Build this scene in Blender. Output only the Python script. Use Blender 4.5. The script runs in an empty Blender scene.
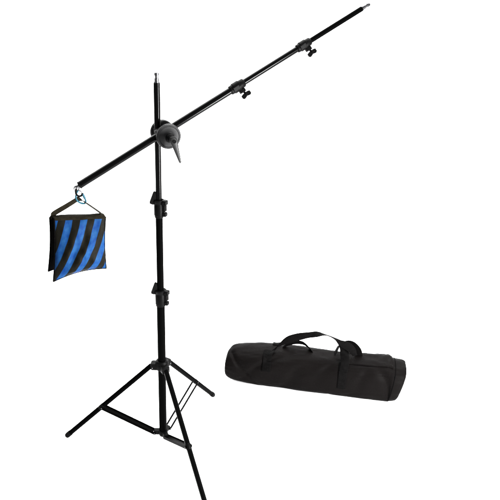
import bpy, math, random
from mathutils import Vector, Matrix, noise
random.seed(4)
SC = bpy.context.scene
COL = SC.collection
V = Vector
rad = math.radians
PI = math.pi

# ------------------------------------------------------------------ camera
FPX, PITCH, ROLL, U0, V0, DIST = 660.56, rad(22.919), rad(2.258), 163.255, 440.417, 3.76
FW = V((0, math.cos(PITCH), -math.sin(PITCH)))
RT0 = V((1, 0, 0)); UP0 = RT0.cross(FW)
RT = RT0 * math.cos(ROLL) + UP0 * math.sin(ROLL)
UP = -RT0 * math.sin(ROLL) + UP0 * math.cos(ROLL)
CAM = -DIST * (FW + RT * ((U0 - 250) / FPX) - UP * ((V0 - 250) / FPX))
cd = bpy.data.cameras.new('camera'); cam = bpy.data.objects.new('camera', cd); COL.objects.link(cam)
cd.sensor_width = 36; cd.lens = FPX * 36 / 500; cd.clip_start = .05; cd.clip_end = 200
cam.matrix_world = Matrix(((RT.x, UP.x, -FW.x, CAM.x), (RT.y, UP.y, -FW.y, CAM.y), (RT.z, UP.z, -FW.z, CAM.z), (0, 0, 0, 1)))
SC.camera = cam

def ray(u, v): return FW + RT * ((u - 250) / FPX) - UP * ((v - 250) / FPX)
def hit(u, v, p0, n):
    d = ray(u, v); return CAM + d * ((p0 - CAM).dot(n) / d.dot(n))
def pole(v):                      # a height on the upright, from its row
    lo, hi = -0.5, 3.0
    for _ in range(50):
        m = (lo + hi) / 2; d = V((0, 0, m)) - CAM
        y = 250 - FPX * d.dot(UP) / d.dot(FW)
        if y > v: lo = m
        else: hi = m
    return lo
def depth(p): return (p - CAM).dot(FW)

# --------------------------------------------------------------- materials
def mat(name, base, rough=.5, spec=.5, metal=0., bump=0., bscale=200., rvar=0., sheen=0., weave=0., cvar=0., cscale=6.):
    m = bpy.data.materials.new(name); m.use_nodes = True
    nt = m.node_tree; N = nt.nodes; L = nt.links
    b = N['Principled BSDF']
    b.inputs['Base Color'].default_value = (*base, 1)
    b.inputs['Roughness'].default_value = rough
    b.inputs['Specular IOR Level'].default_value = spec
    b.inputs['Metallic'].default_value = metal
    if sheen:
        b.inputs['Sheen Weight'].default_value = sheen; b.inputs['Sheen Roughness'].default_value = .5
    tc = N.new('ShaderNodeTexCoord')
    if rvar:
        n = N.new('ShaderNodeTexNoise'); n.inputs['Scale'].default_value = 25; n.inputs['Detail'].default_value = 4
        L.new(tc.outputs['Object'], n.inputs['Vector'])
        mr = N.new('ShaderNodeMapRange'); mr.inputs[3].default_value = rough - rvar; mr.inputs[4].default_value = rough + rvar
        L.new(n.outputs['Fac'], mr.inputs[0]); L.new(mr.outputs[0], b.inputs['Roughness'])
    if cvar:
        n = N.new('ShaderNodeTexNoise'); n.inputs['Scale'].default_value = cscale; n.inputs['Detail'].default_value = 5
        L.new(tc.outputs['Object'], n.inputs['Vector'])
        cr = N.new('ShaderNodeValToRGB')
        cr.color_ramp.elements[0].position = .3; cr.color_ramp.elements[1].position = .7
        cr.color_ramp.elements[0].color = (*[c * (1 - cvar) for c in base], 1)
        cr.color_ramp.elements[1].color = (*[c * (1 + cvar) for c in base], 1)
        L.new(n.outputs['Fac'], cr.inputs[0]); L.new(cr.outputs[0], b.inputs['Base Color'])
    hs = []
    if bump:
        n = N.new('ShaderNodeTexNoise'); n.inputs['Scale'].default_value = bscale; n.inputs['Detail'].default_value = 3
        L.new(tc.outputs['Object'], n.inputs['Vector']); hs.append((n.outputs['Fac'], bump, .002))
    if weave:
        w = N.new('ShaderNodeTexVoronoi'); w.inputs['Scale'].default_value = 500; w.inputs['Randomness'].default_value = .25
        L.new(tc.outputs['Object'], w.inputs['Vector']); hs.append((w.outputs['Distance'], weave, .001))
    prev = None
    for o, s, d in hs:
        bp = N.new('ShaderNodeBump'); bp.inputs['Strength'].default_value = s; bp.inputs['Distance'].default_value = d
        L.new(o, bp.inputs['Height'])
        if prev: L.new(prev.outputs[0], bp.inputs['Normal'])
        prev = bp
    if prev: L.new(prev.outputs[0], b.inputs['Normal'])
    return m

M = dict(
    satin=mat('black_satin_paint', (.0005, .0005, .0005), .34, .004, rvar=.06),
    gloss=mat('black_gloss_tube', (.0006, .0006, .0006), .15, .045, rvar=.03),
    plastic=mat('black_moulded_plastic', (.0013, .0013, .0013), .42, .025, bump=.3, bscale=260),
    grey=mat('charcoal_cast_plastic', (.0056, .0056, .0058), .5, .10, bump=.25, bscale=300, rvar=.05),
    lever=mat('grey_lever', (.0065, .0065, .0065), .42, .10, rvar=.05),
    steel=mat('bare_steel', (.065, .065, .068), .3, .5, metal=1., rvar=.08),
    rubber=mat('black_rubber', (.0010, .0010, .0010), .7, .03, bump=.2),
    nylon=mat('black_nylon_cloth', (.00185, .00155, .0015), .5, .011, bump=.16, bscale=30, weave=.4, cvar=.12),
    web=mat('olive_black_webbing', (.0062, .0052, .0032), .75, .02, weave=.6, cvar=.3, cscale=60),
    bagweb=mat('black_webbing', (.0011, .0010, .0010), .7, .015, weave=.6, cvar=.3, cscale=60),
    bind=mat('black_binding', (.0011, .0010, .0010), .7, .01, weave=.5),
    teal=mat('teal_anodised', (.002, .036, .054), .35, .12, metal=.0, rvar=.05),
    white=mat('white_studio_paper', (.86, .86, .86), .9, .1, bump=.05, bscale=30),
)

def striped():
    m = mat('blue_and_black_striped_nylon', (.02, .1, .5), .5, .02, bump=.35, bscale=38, weave=.35)
    nt = m.node_tree; N = nt.nodes; L = nt.links; b = N['Principled BSDF']
    def math_(op, a, c=None, v=None):
        n = N.new('ShaderNodeMath'); n.operation = op
        for i, s in enumerate((a, c)):
            if s is None: continue
            if isinstance(s, (int, float)): n.inputs[i].default_value = s
            else: L.new(s, n.inputs[i])
        return n.outputs[0]
    uv = N.new('ShaderNodeUVMap'); uv.uv_map = 'UVMap'
    sp = N.new('ShaderNodeSeparateXYZ'); L.new(uv.outputs[0], sp.inputs[0])
    u, v = sp.outputs[0], sp.outputs[1]                     # v = 0 at the top hem
    nz = N.new('ShaderNodeTexNoise'); nz.inputs['Scale'].default_value = 5; nz.inputs['Detail'].default_value = 1
    L.new(uv.outputs[0], nz.inputs['Vector'])
    wob = math_('MULTIPLY', math_('SUBTRACT', nz.outputs['Fac'], .5), .03)
    g = math_('ADD', math_('MULTIPLY', v, .29), math_('MULTIPLY', math_('MULTIPLY', v, v), .17))
    c = math_('ADD', math_('ADD', u, g), wob)
    w = math_('COSINE', math_('MULTIPLY', c, 2 * PI / .287))
    f = N.new('ShaderNodeMapRange'); f.inputs[1].default_value = -.01; f.inputs[2].default_value = .05
    L.new(w, f.inputs[0])
    n2 = N.new('ShaderNodeTexNoise'); n2.inputs['Scale'].default_value = 9; n2.inputs['Detail'].default_value = 5
    L.new(uv.outputs[0], n2.inputs['Vector'])
    blue = N.new('ShaderNodeValToRGB'); e = blue.color_ramp.elements
    e[0].position = .28; e[1].position = .80
    e[0].color = (.0010, .0125, .068, 1); e[1].color = (.0080, .039, .098, 1)
    L.new(n2.outputs['Fac'], blue.inputs[0])
    blk = N.new('ShaderNodeValToRGB'); e = blk.color_ramp.elements
    e[0].position = .3; e[1].position = .7
    e[0].color = (.0022, .0021, .0014, 1); e[1].color = (.0038, .0035, .0026, 1)
    L.new(n2.outputs['Fac'], blk.inputs[0])
    mx = N.new('ShaderNodeMix'); mx.data_type = 'RGBA'
    L.new(f.outputs[0], mx.inputs[0]); L.new(blk.outputs[0], mx.inputs[6]); L.new(blue.outputs[0], mx.inputs[7])
    L.new(mx.outputs[2], b.inputs['Base Color'])
    return m
M['stripe'] = striped()

# ------------------------------------------------------------------- meshes
class MB:
    def __init__(s): s.v = []; s.f = []; s.sm = []; s.uv = {}
    def add(s, vs, fs, smooth=True):
        o = len(s.v); s.v += [V(p) for p in vs]
        for f in fs: s.f.append([i + o for i in f]); s.sm.append(smooth)
        return s
    def lathe(s, p0, ax, prof, seg=32, smooth=True, xdir=None, sx=1., sy=1.):
        """prof = [(distance along the axis, radius)], ends closed; hard edges are doubled rings"""
        ax = V(ax).normalized()
        x = xdir if xdir else (V((0, 0, 1)) if abs(ax.z) < .9 else V((1, 0, 0)))
        x = (x - ax * x.dot(ax)).normalized(); y = ax.cross(x)
        vs = []; fs = []
        for a, r in prof:
            for k in range(seg):
                t = 2 * PI * k / seg
                vs.append(p0 + ax * a + x * (r * sx * math.cos(t)) + y * (r * sy * math.sin(t)))
        n = len(prof)
        for i in range(n - 1):
            for k in range(seg):
                k2 = (k + 1) % seg
                fs.append((i * seg + k, i * seg + k2, (i + 1) * seg + k2, (i + 1) * seg + k))
        fs.append(tuple(range(seg))[::-1]); fs.append(tuple((n - 1) * seg + k for k in range(seg)))
        return s.add(vs, fs, smooth)
    def tube(s, a, b, r0, r1=None, seg=28, ch=.0015):
        r1 = r0 if r1 is None else r1; d = b - a; l = d.length
        return s.lathe(a, d, [(0, r0 - ch), (ch, r0), (l - ch, r1), (l, r1 - ch)], seg)
    def box(s, c, x, y, z, hx, hy, hz, bev=.0015):
        """box with chamfered edges; x y z = unit axes"""
        vs = []; idx = {}
        for sx in (-1, 1):
            for sy in (-1, 1):
                for sz in (-1, 1):
                    for k in range(3):
                        q = [hx, hy, hz]
                        for j in range(3):
                            if j != k: q[j] -= bev
                        idx[(sx, sy, sz, k)] = len(vs)
                        vs.append(c + x * (sx * q[0]) + y * (sy * q[1]) + z * (sz * q[2]))
        fs = []
        S = (-1, 1)
        for s0 in S:
            fs.append([idx[(s0, a, b, 0)] for a, b in ((-1, -1), (1, -1), (1, 1), (-1, 1))])
            fs.append([idx[(a, s0, b, 1)] for a, b in ((-1, -1), (1, -1), (1, 1), (-1, 1))])
            fs.append([idx[(a, b, s0, 2)] for a, b in ((-1, -1), (1, -1), (1, 1), (-1, 1))])
        for a in S:
            for b in S:
                fs.append([idx[(-1, a, b, 1)], idx[(1, a, b, 1)], idx[(1, a, b, 2)], idx[(-1, a, b, 2)]])
                fs.append([idx[(a, -1, b, 0)], idx[(a, 1, b, 0)], idx[(a, 1, b, 2)], idx[(a, -1, b, 2)]])
                fs.append([idx[(a, b, -1, 0)], idx[(a, b, 1, 0)], idx[(a, b, 1, 1)], idx[(a, b, -1, 1)]])
                for c_ in S: fs.append([idx[(a, b, c_, k)] for k in range(3)])
        return s.add(vs, fs, False)
    def sweep(s, pts, r, seg=14, closed=False, flat=None):
        """round rod through the points"""
        n = len(pts); vs = []; fs = []
        up = V((0, 0, 1))
        prev = None
        for i, p in enumerate(pts):
            a = pts[(i - 1) % n] if closed or i else pts[0]; b = pts[(i + 1) % n] if closed or i < n - 1 else pts[-1]
            t = (b - a).normalized()
            x = prev - t * prev.dot(t) if prev else t.orthogonal()
            x.normalize(); prev = x; y = t.cross(x)
            rr = r[i] if isinstance(r, (list, tuple)) else r
            for k in range(seg):
                g = 2 * PI * k / seg; vs.append(p + x * rr * math.cos(g) + y * rr * math.sin(g))
        for i in range(n if closed else n - 1):
            j = (i + 1) % n
            for k in range(seg):
                k2 = (k + 1) % seg; fs.append((i * seg + k, i * seg + k2, j * seg + k2, j * seg + k))
        if not closed: fs += [tuple(range(seg))[::-1], tuple((n - 1) * seg + k for k in range(seg))]
        return s.add(vs, fs)
    def ribbon(s, pts, wid, th):
        """flat strap: pts centre line, wid = half-width vectors, th = thickness"""
        n = len(pts); vs = []; fs = []
        for i, p in enumerate(pts):
            t = (pts[min(i + 1, n - 1)] - pts[max(i - 1, 0)]).normalized()
            w = wid[i]; nn = t.cross(w).normalized() * (th / 2)
            c = .12
            for q in (w * (1 - c) + nn, w + nn * .3, w - nn * .3, w * (1 - c) - nn, -w * (1 - c) - nn, -w - nn * .3, -w + nn * .3, -w * (1 - c) + nn): vs.append(p + q)
        for i in range(n - 1):
            for k in range(8):
                k2 = (k + 1) % 8; fs.append((i * 8 + k, i * 8 + k2, (i + 1) * 8 + k2, (i + 1) * 8 + k))
        fs += [tuple(range(8))[::-1], tuple((n - 1) * 8 + k for k in range(8))]
        return s.add(vs, fs)
    def prism(s, c, x, y, z, outline, h, bev=.0015):
        """extruded outline (2-D points in x,y) with chamfered rims, half height h along z"""
        n = len(outline); cx = sum(p[0] for p in outline) / n; cy = sum(p[1] for p in outline) / n
        def ring(k, zz): return [c + x * (cx + (p[0] - cx) * k) + y * (cy + (p[1] - cy) * k) + z * zz for p in outline]
        R_ = max(math.hypot(p[0] - cx, p[1] - cy) for p in outline); k = 1 - bev / R_
        vs = ring(k, -h) + ring(1, -h + bev) + ring(1, h - bev) + ring(k, h); fs = []
        for i in range(3):
            for j in range(n):
                j2 = (j + 1) % n; fs.append((i * n + j, i * n + j2, (i + 1) * n + j2, (i + 1) * n + j))
        fs += [tuple(range(n))[::-1], tuple(3 * n + j for j in range(n))]
        return s.add(vs, fs, False)
    def build(s, name, m, parent=None, origin=None):
        o = origin if origin is not None else (V(parent['_o']) if parent is not None else V((0, 0, 0)))
        me = bpy.data.meshes.new(name); me.from_pydata([p - o for p in s.v], [], s.f)
        me.polygons.foreach_set('use_smooth', s.sm)
        if s.uv:
            l = me.uv_layers.new(name='UVMap')
            for lp in me.loops: l.data[lp.index].uv = s.uv.get(lp.vertex_index, (0, 0))
        import bmesh
        bm = bmesh.new(); bm.from_mesh(me); bmesh.ops.recalc_face_normals(bm, faces=bm.faces); bm.to_mesh(me); bm.free()
        if hasattr(me, 'set_sharp_from_angle'): me.set_sharp_from_angle(angle=rad(38))
        me.materials.append(m)
        ob = bpy.data.objects.new(name, me); COL.objects.link(ob)
        if parent is not None: ob.parent = parent
        else: ob.location = o
        ob['_o'] = tuple(o)
        return ob
def thing(name, loc, label, cat):
    o = bpy.data.objects.new(name, None); COL.objects.link(o); o.location = loc; o.empty_display_size = .05
    o['_o'] = tuple(loc); o['label'] = label; o['category'] = cat
    return o
def bez(pts, n=8):
    """Catmull-Rom through points (Vectors of any size)"""
    out = []
    P = [pts[0]] + list(pts) + [pts[-1]]
    for i in range(1, len(P) - 2):
        for k in range(n):
            t = k / n; a, b, c, d = P[i - 1], P[i], P[i + 1], P[i + 2]
            out.append(.5 * ((2 * b) + (c - a) * t + (2 * a - 5 * b + 4 * c - d) * t * t + (3 * b - a - 3 * c + d) * t ** 3))
    out.append(P[-2].copy())
    return out

X, Y, Z = V((1, 0, 0)), V((0, 1, 0)), V((0, 0, 1))

# ------------------------------------------------------------------ the floor
f = MB(); prof = [(-9, 0)]
for k in range(0, 19):
    a = PI / 2 * k / 18; prof.append((4.2 + 2.0 * math.sin(a), 2.0 - 2.0 * math.cos(a)))
prof.append((6.2, 5.5))
vs = []; fs = []
for i, (y, z) in enumerate(prof): vs += [V((-8, y, z)), V((9, y, z))]
for i in range(len(prof) - 1): fs.append((2 * i, 2 * i + 1, 2 * i + 3, 2 * i + 2))
f.add(vs, fs); fl = f.build('floor', M['white']); fl['kind'] = 'structure'

# ------------------------------------------------------------- the light stand
st = thing('light_stand', (0, 0, 0), 'tall black tripod light stand with its three legs spread on the white floor', 'light stand')
zc1, zc2 = pole(297.5), pole(208.5)
zj, ztop = pole(131.0), pole(82.5)
zhub = .4945; zlow = .0592
r1, r2, r3 = .0212, .0176, .0150
MB().tube(V((0, 0, zlow - .02)), V((0, 0, zc1)), r1).build('lower_tube', M['satin'], st)
MB().tube(V((0, 0, zc1)), V((0, 0, zc2)), r2).build('middle_tube', M['satin'], st)
ut = MB().tube(V((0, 0, zc2)), V((0, 0, ztop)), r3); ut.build('upper_tube', M['gloss'], st)
zs = pole(72.5) - ztop
MB().lathe(V((0, 0, ztop)), Z, [(0, .0125), (zs * .1, .0125), (zs * .12, .0105), (zs * .45, .0105), (zs * .48, .0078), (zs * .68, .0078), (zs * .71, .0105), (zs * .96, .0105), (zs, .009)], 24).build('spigot', M['steel'], st)

def clamp(zc, rt, rb, parent):
    """split collar with tightening bolt (left) and lugs (right)"""
    h = .047
    m = MB(); R = rb + .0045
    m.lathe(V((0, 0, zc - h)), Z, [(0, R - .003), (.002, R - .0005), (.012, R), (.014, R + .002), (2 * h - .03, R + .002), (2 * h - .027, R + .0005), (2 * h - .016, R + .001), (2 * h - .012, R + .004), (2 * h - .003, R + .004), (2 * h, R + .001)], 36)
    a = V((math.cos(rad(-20)), math.sin(rad(-20)), 0)); b = Z.cross(a)
    for s in (-1, 1):   # the two lips of the split
        m.box(V((0, 0, zc + .008)) + a * (R + .006) + b * (s * .0065), a, b, Z, .010, .0045, .018, .002)
    m.box(V((0, 0, zc + h - .012)) + a * (R + .006), a, b, Z, .016, .014, .012, .003)      # upper lug
    m.box(V((0, 0, zc - h + .022)) + a * (R + .006), a, b, Z, .014, .012, .011, .004)      # lower lug
    c = m.build('clamp_collar', M['plastic'], parent)
    k = MB(); d = V((-1, -.25, 0)).normalized(); p = V((0, 0, zc + h - .012)); w = d.cross(Z).normalized()
    k.lathe(p + d * (R - .002), d, [(0, .010), (.007, .010), (.008, .006), (.014, .006)], 20)
    k.prism(p + d * (R - .004), d, Z, w, [(-.006, -.014), (.016, -.012), (.027, -.006), (.026, .002), (.008, .050), (.002, .054), (-.004, .050), (-.006, .030)], .0085, .003)
    k.build('knob', M['plastic'], c)
    b2 = MB(); b2.lathe(V((0, 0, zc + h - .012)) + a * (R + .006) - b * .018, b, [(0, .004), (.001, .0055), (.035, .0055), (.036, .004)], 6, False); b2.build('bolt', M['rubber'], c)
clamp(zc1, r2, r1, st); clamp(zc2, r3, r2, st)

# hubs
def hub(z, rt, h, reach, wid, name, mt, top=.0):
    pts = []
    angs = [3.1547 + i * 2 * PI / 3 for i in range(3)]
    n = 84
    for k in range(n):
        t = 2 * PI * k / n; r = rt
        for a in angs:
            d = (t - a + PI) % (2 * PI) - PI
            if abs(d) < PI / 2:
                # lobed outline: rounded arm of half width wid
                c = math.cos(d); s_ = abs(math.sin(d))
                lim = min(reach / max(c, .01), wid / max(s_, 1e-4))
                r = max(r, min(lim, math.hypot(reach, wid * .55)))
        pts.append((r * math.cos(t), r * math.sin(t)))
    m = MB(); m.prism(V((0, 0, z)), X, Y, Z, pts, h, .004)
    if top: m.lathe(V((0, 0, z + h - .001)), Z, [(0, rt + .002), (top * .6, rt + .001), (top, rt - .004)], 36)
    return m.build(name, mt, st), angs
hb, angs = hub(zhub + .006, r1 + .012, .019, .060, .021, 'leg_hub', M['plastic'], .016)
lh, _ = hub(zlow + .004, r1 + .006, .013, .052, .014, 'spreader_hub', M['plastic'])
lowcap = MB().lathe(V((0, 0, zlow - .022)), Z, [(0, .012), (.003, r1 - .003), (.012, r1 + .001), (.016, r1 + .001)], 28); lowcap.build('end_cap', M['plastic'], st)
RF, S = .575, .566
footpix = {0: (66.5, 436), 1: (206.6, 508), 2: (213.5, 395.2)}
for i, a in enumerate(angs):
    d = V((math.cos(a), math.sin(a), 0)); w = Z.cross(d)
    A = d * .060 + Z * (zhub + .001)
    B = d * RF + Z * .014
    if i in footpix:
        B = hit(*footpix[i], V((0, 0, .014)), Z)
        B = V((B.x, B.y, .014)); 
    t = (B - A).normalized(); Lg = (B - A).length
    leg = MB().tube(A - t * .006, B - t * .016, .0138).build('leg', M['satin' if i != 1 else 'gloss'], st)
    MB().lathe(B - t * .036, t, [(0, .0140), (.001, .0156), (.026, .0156), (.034, .0135), (.039, .008), (.0405, .002)], 26).build('foot_cap', M['rubber'], leg)
    rv = MB(); rv.lathe(d * .050 + Z * zhub - w * .0235, w, [(0, .002), (.0012, .0034), (.0458, .0034), (.047, .002)], 14)
    rv.build('rivet', M['steel'], hb)
    J = A + (B - A) * S
    K = d * .046 + Z * zlow
    sd = (J - K).normalized(); sn = sd.cross(w).normalized()
    sp = MB()
    for s in (-1, 1):
        n = 10; L_ = (J - K).length; hw = .0082
        out = []
        for k in range(n + 1):
            g = PI / 2 + PI * k / n; out.append((math.cos(g) * hw, math.sin(g) * hw))
        for k in range(n + 1):
            g = -PI / 2 + PI * k / n; out.append((L_ + math.cos(g) * hw, math.sin(g) * hw))
        sp.prism(K + w * (s * .0168), sd, sn, w, out, .0016, .0005)
    if i != 2: sp.box(K + sd * (L_ / 2) + sn * .001, sd, w, sn, L_ / 2 - .009, .0152, .0012, .0005)
    arm = sp.build('spreader_arm', M['satin'], st)
    rr = MB(); rr.lathe(J - w * .0205, w, [(0, .002), (.001, .0034), (.04, .0034), (.041, .002)], 14); rr.build('rivet', M['steel'], arm)
    rr = MB(); rr.lathe(K + d * .001 - w * .0205, w, [(0, .002), (.001, .0034), (.04, .0034), (.041, .002)], 14); rr.build('rivet', M['steel'], arm)
    # joint block on the leg between the two straps
    jb = MB(); jb.lathe(J - t * .016, t, [(0, .0140), (.002, .0148), (.030, .0148), (.032, .0140)], 26); jb.build('joint_sleeve', M['plastic'], leg)

# --------------------------------------------------------- boom clamp and boom
PSI = rad(25)
AX = V((math.sin(PSI), -math.cos(PSI), 0)); H = V((math.cos(PSI), math.sin(PSI), 0))
jc = V((0, 0, zj - .011)) + H * .030
P0 = V((0, 0, zj)) + AX * .032                       # boom axis plane
LE = hit(79.8, 185.0, P0, AX); RE = hit(361.8, 8.7, P0, AX)
BD = (RE - LE).normalized(); BL = (RE - LE).length
def boom(u):                              # point on the boom at a column of the photograph
    best = None
    lo, hi = 0., BL
    for _ in range(50):
        m = (lo + hi) / 2; q = LE + BD * m - CAM; x = 250 + FPX * q.dot(RT) / q.dot(FW)
        if x < u: lo = m
        else: hi = m
    return LE + BD * lo
b1, b2 = boom(237), boom(303.5)
bm = thing('boom_arm', LE, 'slanting black telescopic boom pole crossing the top of the light stand', 'boom arm')
MB().tube(LE, b1, .0166).build('main_tube', M['gloss'], bm)
MB().tube(b1, b2, .0142).build('middle_tube', M['gloss'], bm)
MB().tube(b2, RE, .0124).build('end_tube', M['satin'], bm)
NU = BD.cross(AX).normalized()
if NU.z > 0: NU = -NU                     # points down, across the boom, in the boom's plane
sl = .047
MB().lathe(RE, BD, [(0, .0115), (.006, .0115), (.007, .0095), (sl * .4, .0095), (sl * .43, .0078), (sl * .65, .0078), (sl * .68, .0098), (sl * .95, .0098), (sl, .008)], 24).build('spigot', M['steel'], bm)
for bc, R in ((b1, .0225), (b2, .0205)):
    m = MB(); h = .040
    m.lathe(bc - BD * h, BD, [(0, R - .004), (.003, R - .001), (.018, R), (.020, R + .003), (.052, R + .003), (.054, R - .0005), (2 * h - .004, R - .001), (2 * h, R - .004)], 30)
    dn = (NU + AX * .4).normalized(); sd = BD.cross(dn).normalized()
    cc = bc + BD * .012
    for s in (-1, 1): m.box(cc + dn * (R + .007) + sd * (s * .007), BD, sd, dn, .015, .0048, .009, .003)
    m.box(bc - BD * .012 + NU * -.002 + AX * R, BD, NU, AX, .016, .010, .004, .0015)
    c = m.build('clamp_collar', M['plastic'], bm)
    k = MB(); kp = cc + dn * (R + .008) + BD * .004
    kd = (dn + BD * .12).normalized()
    k.lathe(kp, kd, [(0, .006), (.014, .006), (.016, .010), (.026, .010), (.029, .007)], 18)
    kw = (BD - kd * BD.dot(kd)).normalized(); kn = kd.cross(kw)
    k.prism(kp + kd * .024, kw, kd, kn, [(-.025, -.008), (-.025, .006), (-.018, .012), (-.008, .010), (0, .007), (.008, .010), (.018, .012), (.025, .006), (.025, -.008), (.012, -.012), (-.012, -.012)], .006, .0022)
    k.build('wing_knob', M['plastic'], c)
# end cap, eye bolt and hook at the low end
MB().lathe(LE + BD * .002, -BD, [(0, .0172), (.006, .0172), (.008, .014), (.009, .006)], 28).build('end_cap', M['plastic'], bm)
eye = LE - BD * .017 + V((0, 0, -.006))
e = MB(); e.lathe(LE - BD * .004, -BD, [(0, .0065), (.012, .0065), (.013, .009), (.018, .009), (.019, .005)], 18)
e.sweep([eye + H * (.011 * math.cos(g)) + Z * (.011 * math.sin(g)) for g in [2 * PI * k / 24 for k in range(24)]], .0032, 10, True)
e.build('eye_bolt', M['steel'], bm)
h_ = MB(); hc = eye + V((0, 0, -.020)) + H * .010
pts = bez([hc + H * a + Z * b + AX * .001 for a, b in ((-.010, .022), (-.015, .008), (-.013, -.008), (-.002, -.018), (.010, -.015), (.014, -.004))], 6)
h_.sweep(pts, .0048, 12); hk = h_.build('hook', M['rubber'], bm)

# pivot clamp
pv = thing('pivot_clamp', jc, 'round charcoal swivel clamp joining the boom to the stand, with a tapered lever', 'clamp')
RD = .0575
m = MB(); m.lathe(jc - AX * .040, AX, [(0, RD - .010), (.004, RD - .002), (.010, RD), (.019, RD), (.024, RD - .003), (.026, RD - .014), (.030, .030)], 56)
m.build('rear_disc', M['grey'], pv)
m = MB(); m.lathe(jc - AX * .018, AX, [(0, .030), (.006, .034), (.070, .034), (.074, .030)], 40); m.build('pivot_core', M['plastic'], pv)
m = MB()
fr = jc + AX * .056
m.lathe(fr, AX, [(0, .030), (.002, RD - .010), (.006, RD - .002), (.010, RD), (.022, RD), (.027, RD - .003), (.0285, RD - .009), (.0265, RD - .012), (.0285, RD - .030), (.034, RD - .036), (.038, .018), (.038, .010)], 56)
fd = m.build('front_disc', M['grey'], pv)
m = MB()   # rim teeth between the discs
for k in range(40):
    g = 2 * PI * k / 40; d = H * math.cos(g) + Z * math.sin(g); tt = AX.cross(d)
    m.box(fr + AX * .016 + d * (RD - .0007), d, tt, AX, .0014, .0022, .0058, .0005)
m.build('grip_ring', M['grey'], fd)
# boss, bolt and lever
kc = fr + AX * .036 + Z * -.002
m = MB(); m.lathe(kc, AX, [(0, .021), (.004, .022), (.014, .020), (.018, .016), (.052, .0145), (.058, .0145), (.060, .012)], 32); bs = m.build('boss', M['plastic'], pv)
m = MB(); lo = kc + AX * .054
ld = (H * .24 - Z * .9 + AX * .12).normalized(); lw = AX.cross(ld).normalized(); ln = ld.cross(lw).normalized()
def lev(sc, a): return a
secs = [(-.018, .010, .009), (-.010, .0165, .0105), (.004, .0180, .011), (.018, .0155, .010), (.038, .0125, .008), (.068, .0095, .0065), (.090, .0070, .005), (.103, .0055, .0042), (.107, .002, .002)]
vs = []; fs = []; sg = 20
for (a, hw, hh) in secs:
    for k in range(sg):
        g = 2 * PI * k / sg; c_, s_ = math.cos(g), math.sin(g)
        vs.append(lo + ld * a + lw * (hw * math.copysign(abs(c_) ** .7, c_)) + ln * (hh * math.copysign(abs(s_) ** .7, s_)))
for i in range(len(secs) - 1):
    for k in range(sg):
        k2 = (k + 1) % sg; fs.append((i * sg + k, i * sg + k2, (i + 1) * sg + k2, (i + 1) * sg + k))
fs += [tuple(range(sg))[::-1], tuple((len(secs) - 1) * sg + k for k in range(sg))]
m.add(vs, fs); lv = m.build('lever', M['lever'], pv)
m = MB(); m.lathe(lo + ld * .002 + AX * .006, AX, [(0, .0085), (.0065, .0085), (.0068, .006), (.0055, .0045)], 20); m.build('screw', M['rubber'], lv)
# saddle blocks that grip the pole and the boom
m = MB(); m.box(V((0, 0, zj)) - AX * .001, H, Z, AX, .018, .016, .018, .004); m.box(P0 + AX * .002, BD, NU, AX, .018, .018, .019, .004); m.build('saddle_block', M['plastic'], pv)

# ------------------------------------------------------------------- sandbag
sb_yaw = rad(24); SH = V((math.cos(sb_yaw), math.sin(sb_yaw), 0)); SN = V((math.sin(sb_yaw), -math.cos(sb_yaw), 0))
hang = hc + Z * -.03
SP = hang.copy()
carb = thing('carabiner', hang, 'small teal carabiner ring linking the boom hook to the sandbag handle', 'carabiner')
cpx = [(78.2, 189.5), (76.3, 193), (75.8, 198), (78.2, 201.6), (82.5, 203.6), (85.6, 203.2), (86.2, 200.2), (84.2, 195.8), (81.5, 191)]
cc = [hit(u, v, SP, SN) for u, v in cpx]
cc = [cc[3] + (q - cc[3]) * .93 for q in cc]
ring = bez(cc + [cc[0]], 6)[:-1]
ng = int(len(ring) * .80)
MB().sweep(ring[:ng + 1] , .0042, 12).build('ring_body', M['teal'], carb)
MB().sweep(ring[ng:] + [ring[0]], .0033, 12).build('gate', M['steel'], carb)
MB().sweep(ring[ng - 4:ng + 3], .0056, 14).build('gate_hinge', M['teal'], carb)

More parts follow.
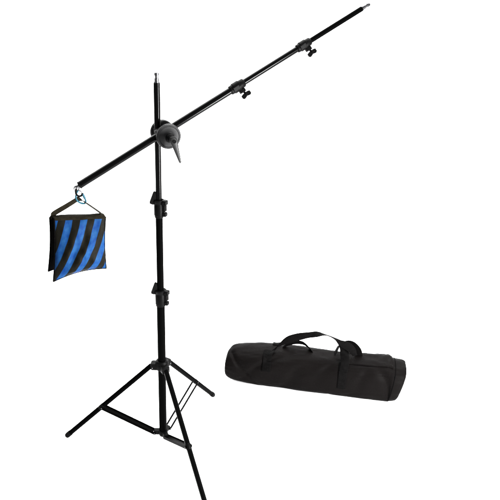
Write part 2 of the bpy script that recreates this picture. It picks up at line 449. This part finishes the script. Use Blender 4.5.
sbag = thing('sandbag', hit(79, 281, SP, SN), 'blue and black striped saddle sandbag hanging from the low end of the boom', 'sandbag')
def pouch(px, off, th, mt, name, seed):
    TL, TR, BR, BLc = [hit(u, v, SP + SN * o, SN) for (u, v), o in zip(px, off)]
    nu, nv = 44, 48; m = MB(); vs = []; fs = []; uv = []
    def P(u, v, side):
        # hems bow a little
        p = TL * (1 - u) * (1 - v) + TR * u * (1 - v) + BR * u * v + BLc * (1 - u) * v
        p = p + SH * (.006 * math.sin(PI * v) * (-1 if u < .5 else 1) * abs(2 * u - 1) ** 3 * -1)
        p = p + Z * (.017 * math.sin(PI * u) ** .9 * v ** 4)
        e_ = (max(0, math.sin(PI * u)) ** .55) * (max(0, math.sin(PI * min(1, v * .93 + .0) )) ** .6 if v < 1 else 0)
        if v > .9: e_ *= math.sqrt(max(0, (1 - v) / .1))
        sag = .55 + .6 * v
        n_ = noise.noise(V((u * 3.1 + seed, v * 3.3, side * 4.))) * .011 + noise.noise(V((u * 9 + seed, v * 7, side * 7.))) * .006
        fold = .006 * math.sin((u * 1.3 + v * .9) * 11 + 3 * noise.noise(V((u * 2, v * 2, seed)))) * e_
        return p + SN * (side * (th * e_ * sag) + (n_ + fold) * e_) 
    ids = {}
    for side in (1, -1):
        for j in range(nv + 1):
            for i in range(nu + 1):
                edge = i in (0, nu) or j in (0, nv)
                if side == -1 and edge: ids[(side, i, j)] = ids[(1, i, j)]; continue
                ids[(side, i, j)] = len(vs); vs.append(P(i / nu, j / nv, side)); uv.append((i / nu, j / nv))
        for j in range(nv):
            for i in range(nu):
                q = [ids[(side, i, j)], ids[(side, i + 1, j)], ids[(side, i + 1, j + 1)], ids[(side, i, j + 1)]]
                fs.append(q if side == 1 else q[::-1])
    m.add(vs, fs); m.uv = dict(enumerate(uv))
    o = m.build(name, mt, sbag)
    rim = [P(0, j / nv, 1) for j in range(nv + 1)] + [P(i / nu, 1, 1) for i in range(1, nu + 1)] + [P(1, 1 - j / nv, 1) for j in range(1, nv + 1)]
    MB().sweep(rim, .0030, 8).build('piping', M['bind'], o)
    hem = [P(i / nu, .022, 1) + SN * .001 for i in range(nu + 1)]
    MB().sweep(hem, .0026, 8).build('hem', M['bind'], o)
    return P
PF = pouch([(54.3, 218.5), (105.6, 216.6), (106.2, 268.3), (53.2, 281.8)], [.024, .024, .030, .040], .044, M['stripe'], 'front_pouch', 1.3)
PB = pouch([(49.6, 217.2), (101, 215.6), (101, 262), (48.2, 271.5)], [-.024, -.024, -.030, -.036], .020, M['bind'], 'rear_pouch', 7.7)
# top flap that joins the pouches
m = MB(); vs = []; fs = []; nu, nc = 40, 12
for i in range(nu + 1):
    u = i / nu; a = PF(u, .012, 1); b = PB(u, .012, 1); mid = (a + b) / 2
    for k in range(nc + 1):
        t = k / nc
        q = a.lerp(b, t) + Z * (.016 * math.sin(PI * t) ** .6 + .0035 * noise.noise(V((u * 5, t, 2)))) + SN * (.004 * math.cos(PI * t))
        if k in (0, nc): q = q - Z * .002 + SN * (.004 if k == 0 else -.004)
        vs.append(q)
for i in range(nu):
    for k in range(nc): fs.append((i * (nc + 1) + k, (i + 1) * (nc + 1) + k, (i + 1) * (nc + 1) + k + 1, i * (nc + 1) + k + 1))
m.add(vs, fs); o = m.build('top_flap', M['web'], sbag)
md = o.modifiers.new('thick', 'SOLIDIFY'); md.thickness = .003
# handle: one webbing strap through the carabiner
hp = [((50.8, 216.8), .002), ((52.5, 214.6), .0), ((58, 211), .0), ((66, 206.3), 0), ((73, 202), 0), ((77.3, 199.3), 0), ((80.3, 199.3), 0), ((83.5, 201.2), 0), ((88, 204.2), 0), ((95, 209), 0), ((100.5, 213), 0), ((103.0, 215.2), 0)]
hc_ = [hit(u, v, SP, SN) for (u, v), o_ in hp]
ww = [(.10, -.10, 1.)] * 6 + [(.05, -.5, .8), (.2, -.85, .2), (.25, -1, .06), (.25, -1, .04), (.2, -1, .04), (.2, -1, .1)]
sz = [.016, .0155, .0145, .0140, .0135, .013, .012, .0125, .013, .013, .014, .015]
wv = [V(w).normalized() * s for w, s in zip(ww, sz)]
MB().ribbon(bez(hc_, 6), bez(wv, 6), .0028).build('handle', M['web'], sbag)

# ------------------------------------------------------------------ carry bag
secpx = [(225.6, 361.5, 368.5), (226.0, 356, 372), (227.6, 349.5, 375), (231.0, 345.3, 377.4), (236, 343.6, 379.2), (243, 343.1, 380.6), (252, 343.2, 382.2), (262, 343.5, 383.4), (275, 344.8, 385),
         (288, 346.5, 386.6), (300, 348, 388.2), (315, 350.3, 390), (330, 352.2, 391.8), (345, 354, 393.6), (360, 355.1, 395.5), (372, 355.8, 397), (382, 356.2, 398.2), (387.8, 357.0, 398.9), (390.5, 359.6, 399),
         (395.0, 360.6, 399), (398.6, 361.4, 398.6), (400.4, 363, 397.2), (401.2, 366.5, 393.5), (401.6, 373, 387)]
CS = []
for px, t, b in secpx:
    r = .1
    for _ in range(6):
        c = hit(px, (t + b) / 2, V((0, 0, r)), Z); r = (b - t) / 2 * depth(c) / FPX
    CS.append([c, r])
RL, RR = CS[6][1], CS[17][1]
for i, (px, t, b) in enumerate(secpx):       # both ends are domed caps about the bag's own axis
    if i < 6 or i > 17:
        c = hit(px, (t + b) / 2, V((0, 0, RL if i < 6 else RR)), Z); CS[i] = [c, (b - t) / 2 * depth(c) / FPX]
A_, B_ = CS[4][0], CS[16][0]
AXB = V((B_.x - A_.x, B_.y - A_.y, 0)).normalized(); FRB = V((AXB.y, -AXB.x, 0))
if FRB.y > 0: FRB = -FRB
ts = [(c.x - CS[0][0].x, ) for c, r in CS]
def csec(t):                             # t in section index units
    i = min(int(t), len(CS) - 2); k = t - i
    a, b, c, d = [CS[min(max(j, 0), len(CS) - 1)] for j in (i - 1, i, i + 1, i + 2)]
    f = lambda p, q, r, s_: .5 * ((2 * q) + (r - p) * k + (2 * p - 5 * q + 4 * r - s_) * k * k + (3 * q - p - 3 * r + s_) * k ** 3)
    return f(a[0], b[0], c[0], d[0]), max(f(a[1], b[1], c[1], d[1]), .004)
def sect_at(px):
    for i in range(len(secpx) - 1):
        if secpx[i][0] <= px <= secpx[i + 1][0]: return i + (px - secpx[i][0]) / (secpx[i + 1][0] - secpx[i][0])
    return 0
def surf(t, g, off=0., wr=True):
    """g in degrees: 0 faces the camera side, 90 is the top"""
    c, r = csec(t); g = rad(g); a, b = math.cos(g), math.sin(g)
    n_ = 2.25 + .8 * min(1, max(0, (t - 2) / 9.)); a2 = math.copysign(abs(a) ** (2 / n_), a); b2 = math.copysign(abs(b) ** (2 / n_), b)
    k = 1.0
    if wr:
        x = c.x
        k += .034 * noise.noise(V((x * 3.2, a * 1.3, b * 1.3))) + .010 * noise.noise(V((x * 11, a * 3, b * 3 + 5)))
        rid = noise.noise(V((x * 6 + a * 3.2, b * 5 - x * 3, 3.))); k -= .014 * max(0, 1 - abs(rid) * 4)      # creases
        rid = noise.noise(V((x * 2.5 - a * 2, b * 3.5 + x * 1.5, 9.))); k -= .016 * max(0, 1 - abs(rid) * 5)
        e0 = max(0, 1 - (t / 7.)) ; k -= .03 * e0 * (.5 + .5 * math.sin(math.degrees(g) * .11 + 2 * noise.noise(V((x * 8, 0, 0)))))
    rr = r * k * .985
    if wr:
        gd = math.degrees(g) % 360
        for t0, g0, sl_, wd, dp, ln in ((3.5, 60, -14, .55, .040, 60), (7.2, 30, 9, .7, .045, 45), (9.5, 5, 16, .8, .030, 40), (5.6, -5, -10, .5, .030, 40), (16.0, 20, -22, .8, .022, 45), (14.0, 15, 30, .5, .018, 30), (16.9, -5, -14, .6, .016, 40), (11.8, 40, 22, .6, .022, 35)):
            gg = (gd - g0 + 180) % 360 - 180
            x_ = t - t0 - gg / sl_ * .35
            k -= 2.4 * dp * math.exp(-(x_ / wd) ** 2) * math.exp(-(gg / ln) ** 2) * (1 if x_ > 0 else math.exp(-(x_ / (wd * .4)) ** 2) ** .5)
        rr = r * k * .985
    p = V((c.x, c.y, max(r, c.z))) + FRB * (a2 * rr * 1.03) + Z * (b2 * rr)
    p = p + AXB * ((p.z - c.z) * .22 * min(1, max(0, (t - 17.3) / 1.5)))
    if p.z < .002: p.z = .002
    if off: p = p + (FRB * a + Z * b) * off
    return p
cbt = thing('carry_bag', V((csec(12)[0].x, csec(12)[0].y, 0)), 'long black nylon carry bag with webbing handles lying on the white floor', 'carry bag')
m = MB(); vs = []; fs = []; ns, ng = 23 * 9, 96
for i in range(ns + 1):
    for k in range(ng): vs.append(surf(i * 23 / ns, 360 * k / ng))
for i in range(ns):
    for k in range(ng):
        k2 = (k + 1) % ng; fs.append((i * ng + k, i * ng + k2, (i + 1) * ng + k2, (i + 1) * ng + k))
fs += [tuple(range(ng))[::-1], tuple(ns * ng + k for k in range(ng))]
m.add(vs, fs); body = m.build('body', M['nylon'], cbt)
# piping round the right end and the left end
MB().sweep([surf(18.1, g, .001) for g in range(0, 360, 6)], .0024, 8, True).build('piping', M['bind'], body)
def patch(t0, t1, g0, g1, off, name, mt, parent, nt=16, ngg=20, th=.003, jit=0.):
    m = MB(); vs = []; fs = []
    for i in range(nt + 1):
        for k in range(ngg + 1):
            gg = g0 + (g1 - g0) * k / ngg
            tt = t0 + (t1 - t0) * i / nt
            vs.append(surf(tt, gg, off + jit * noise.noise(V((tt * 2, gg * .1, 1)))))
    for i in range(nt):
        for k in range(ngg): fs.append((i * (ngg + 1) + k, (i + 1) * (ngg + 1) + k, (i + 1) * (ngg + 1) + k + 1, i * (ngg + 1) + k + 1))
    m.add(vs, fs); o = m.build(name, mt, parent)
    md = o.modifiers.new('thick', 'SOLIDIFY'); md.thickness = th; md.offset = 0
    return o
# zip flap along the top
patch(sect_at(341.5), 17.6, 66, 120, .003, 'zip_flap', M['nylon'], body, 60, 14, .003, .003)
for px in (268.5, 342): patch(sect_at(px - 4), sect_at(px + 4), 8 if px < 300 else -5, 80, .0045, 'webbing_patch', M['bagweb'], cbt)
for px in (275, 349): patch(sect_at(px - 4), sect_at(px + 4), 100, 170, .0045, 'webbing_patch', M['bagweb'], cbt)
def strap(path, ws, szs, base, name):
    pp = []
    for it in path:
        if len(it) == 3: pp.append(surf(sect_at(it[0]), it[1], it[2]))
        else: pp.append(hit(it[0], it[1], base, FRB))
    wv = [(AXB * w[0] + FRB * w[1] + Z * w[2]).normalized() * s for w, s in zip(ws, szs)]
    o = MB().ribbon(bez(pp, 7), bez(wv, 7), .0032).build(name, M['bagweb'], cbt); return o
mid_c, mid_r = csec(12)
bs1 = V((mid_c.x, mid_c.y, 0)) + FRB * .035
strap([(268.5, 40, .007), (269.5, 62, .009), (273, 350.5), (279, 344.5), (287, 340), (298, 337), (308, 335.2), (317, 334.3), (326, 335), (334, 338.2), (340, 342.5), (343.5, 347.5), (344.5, 354), (343.3, 62, .012), (342.5, 35, .008)],
      [(1, 0, .1), (1, .1, .2), (.8, .2, .6), (.5, -.1, .9), (.1, -.25, 1), (-.1, -.2, 1), (-.1, .1, 1), (0, -.8, .35), (0, -1, -.40), (.05, -1, -.30), (.5, -.8, 0), (.9, -.3, 0), (1, 0, 0), (1, 0, 0), (1, 0, 0)],
      [.025, .025, .026, .026, .026, .025, .0225, .022, .022, .022, .024, .026, .027, .026, .025], bs1, 'handle')
bs2 = V((mid_c.x, mid_c.y, 0)) - FRB * .03
strap([(275, 125, .007), (279, 350), (286, 345), (295, 342.4), (303, 343.2), (309, 348), (315, 354), (325, 357), (334, 354), (339, 346), (345, 342.2), (352, 343.8), (357.5, 349.5), (359, 357)],
      [(1, 0, .2), (.6, .2, .6), (.2, .5, .9), (.1, .5, .9), (.1, .6, .8), (.4, .8, .3), (.2, 1, .2), (0, 1, .3), (.3, 1, .3), (.3, .8, .5), (.3, .5, .8), (.6, .3, .8), (.9, .2, .3), (1, 0, 0)],
      [.024] * 14, bs2, 'handle')
# grip that wraps both straps by the right hand end
MB().ribbon(bez([hit(u, v, bs1 + FRB * .012, FRB) for u, v in ((337.5, 341.3), (342, 343.8), (348, 346.5), (352.5, 350.5), (355, 355.5))], 6), bez([V(AXB * a + Z * b + FRB * c).normalized() * q for a, b, c, q in ((.1, 1, -.4, .008), (.15, 1, -.4, .021), (.35, 1, -.4, .025), (.8, .9, -.3, .023), (1, .3, -.1, .015))], 6), .004).build('handle_grip', M['bagweb'], cbt)

for o in list(bpy.data.objects):
    if '_o' in o: del o['_o']

# -------------------------------------------------------------------- lighting
w = bpy.data.worlds.new('World'); SC.world = w; w.use_nodes = True
bg = w.node_tree.nodes['Background']; bg.inputs[0].default_value = (1, 1, 1, 1); bg.inputs[1].default_value = .6
def area(name, loc, at, sx, sy, power):
    d = bpy.data.lights.new(name, 'AREA'); d.shape = 'RECTANGLE'; d.size = sx; d.size_y = sy; d.energy = power
    o = bpy.data.objects.new(name, d); COL.objects.link(o); o.location = loc
    o.rotation_euler = (V(at) - V(loc)).to_track_quat('-Z', 'Y').to_euler(); return o
area('overhead_softbox', (.3, 3.0, 5.6), (.3, 3.0, 0), 9, 5.6, 2300)
area('side_softbox', (2.6, -1.6, 1.25), (.2, 0, 1.5), .30, 1.5, 640)
SC.view_settings.view_transform = 'Standard'; SC.view_settings.look = 'None'; SC.view_settings.exposure = 0; SC.view_settings.gamma = 1
SC.render.engine = 'CYCLES'
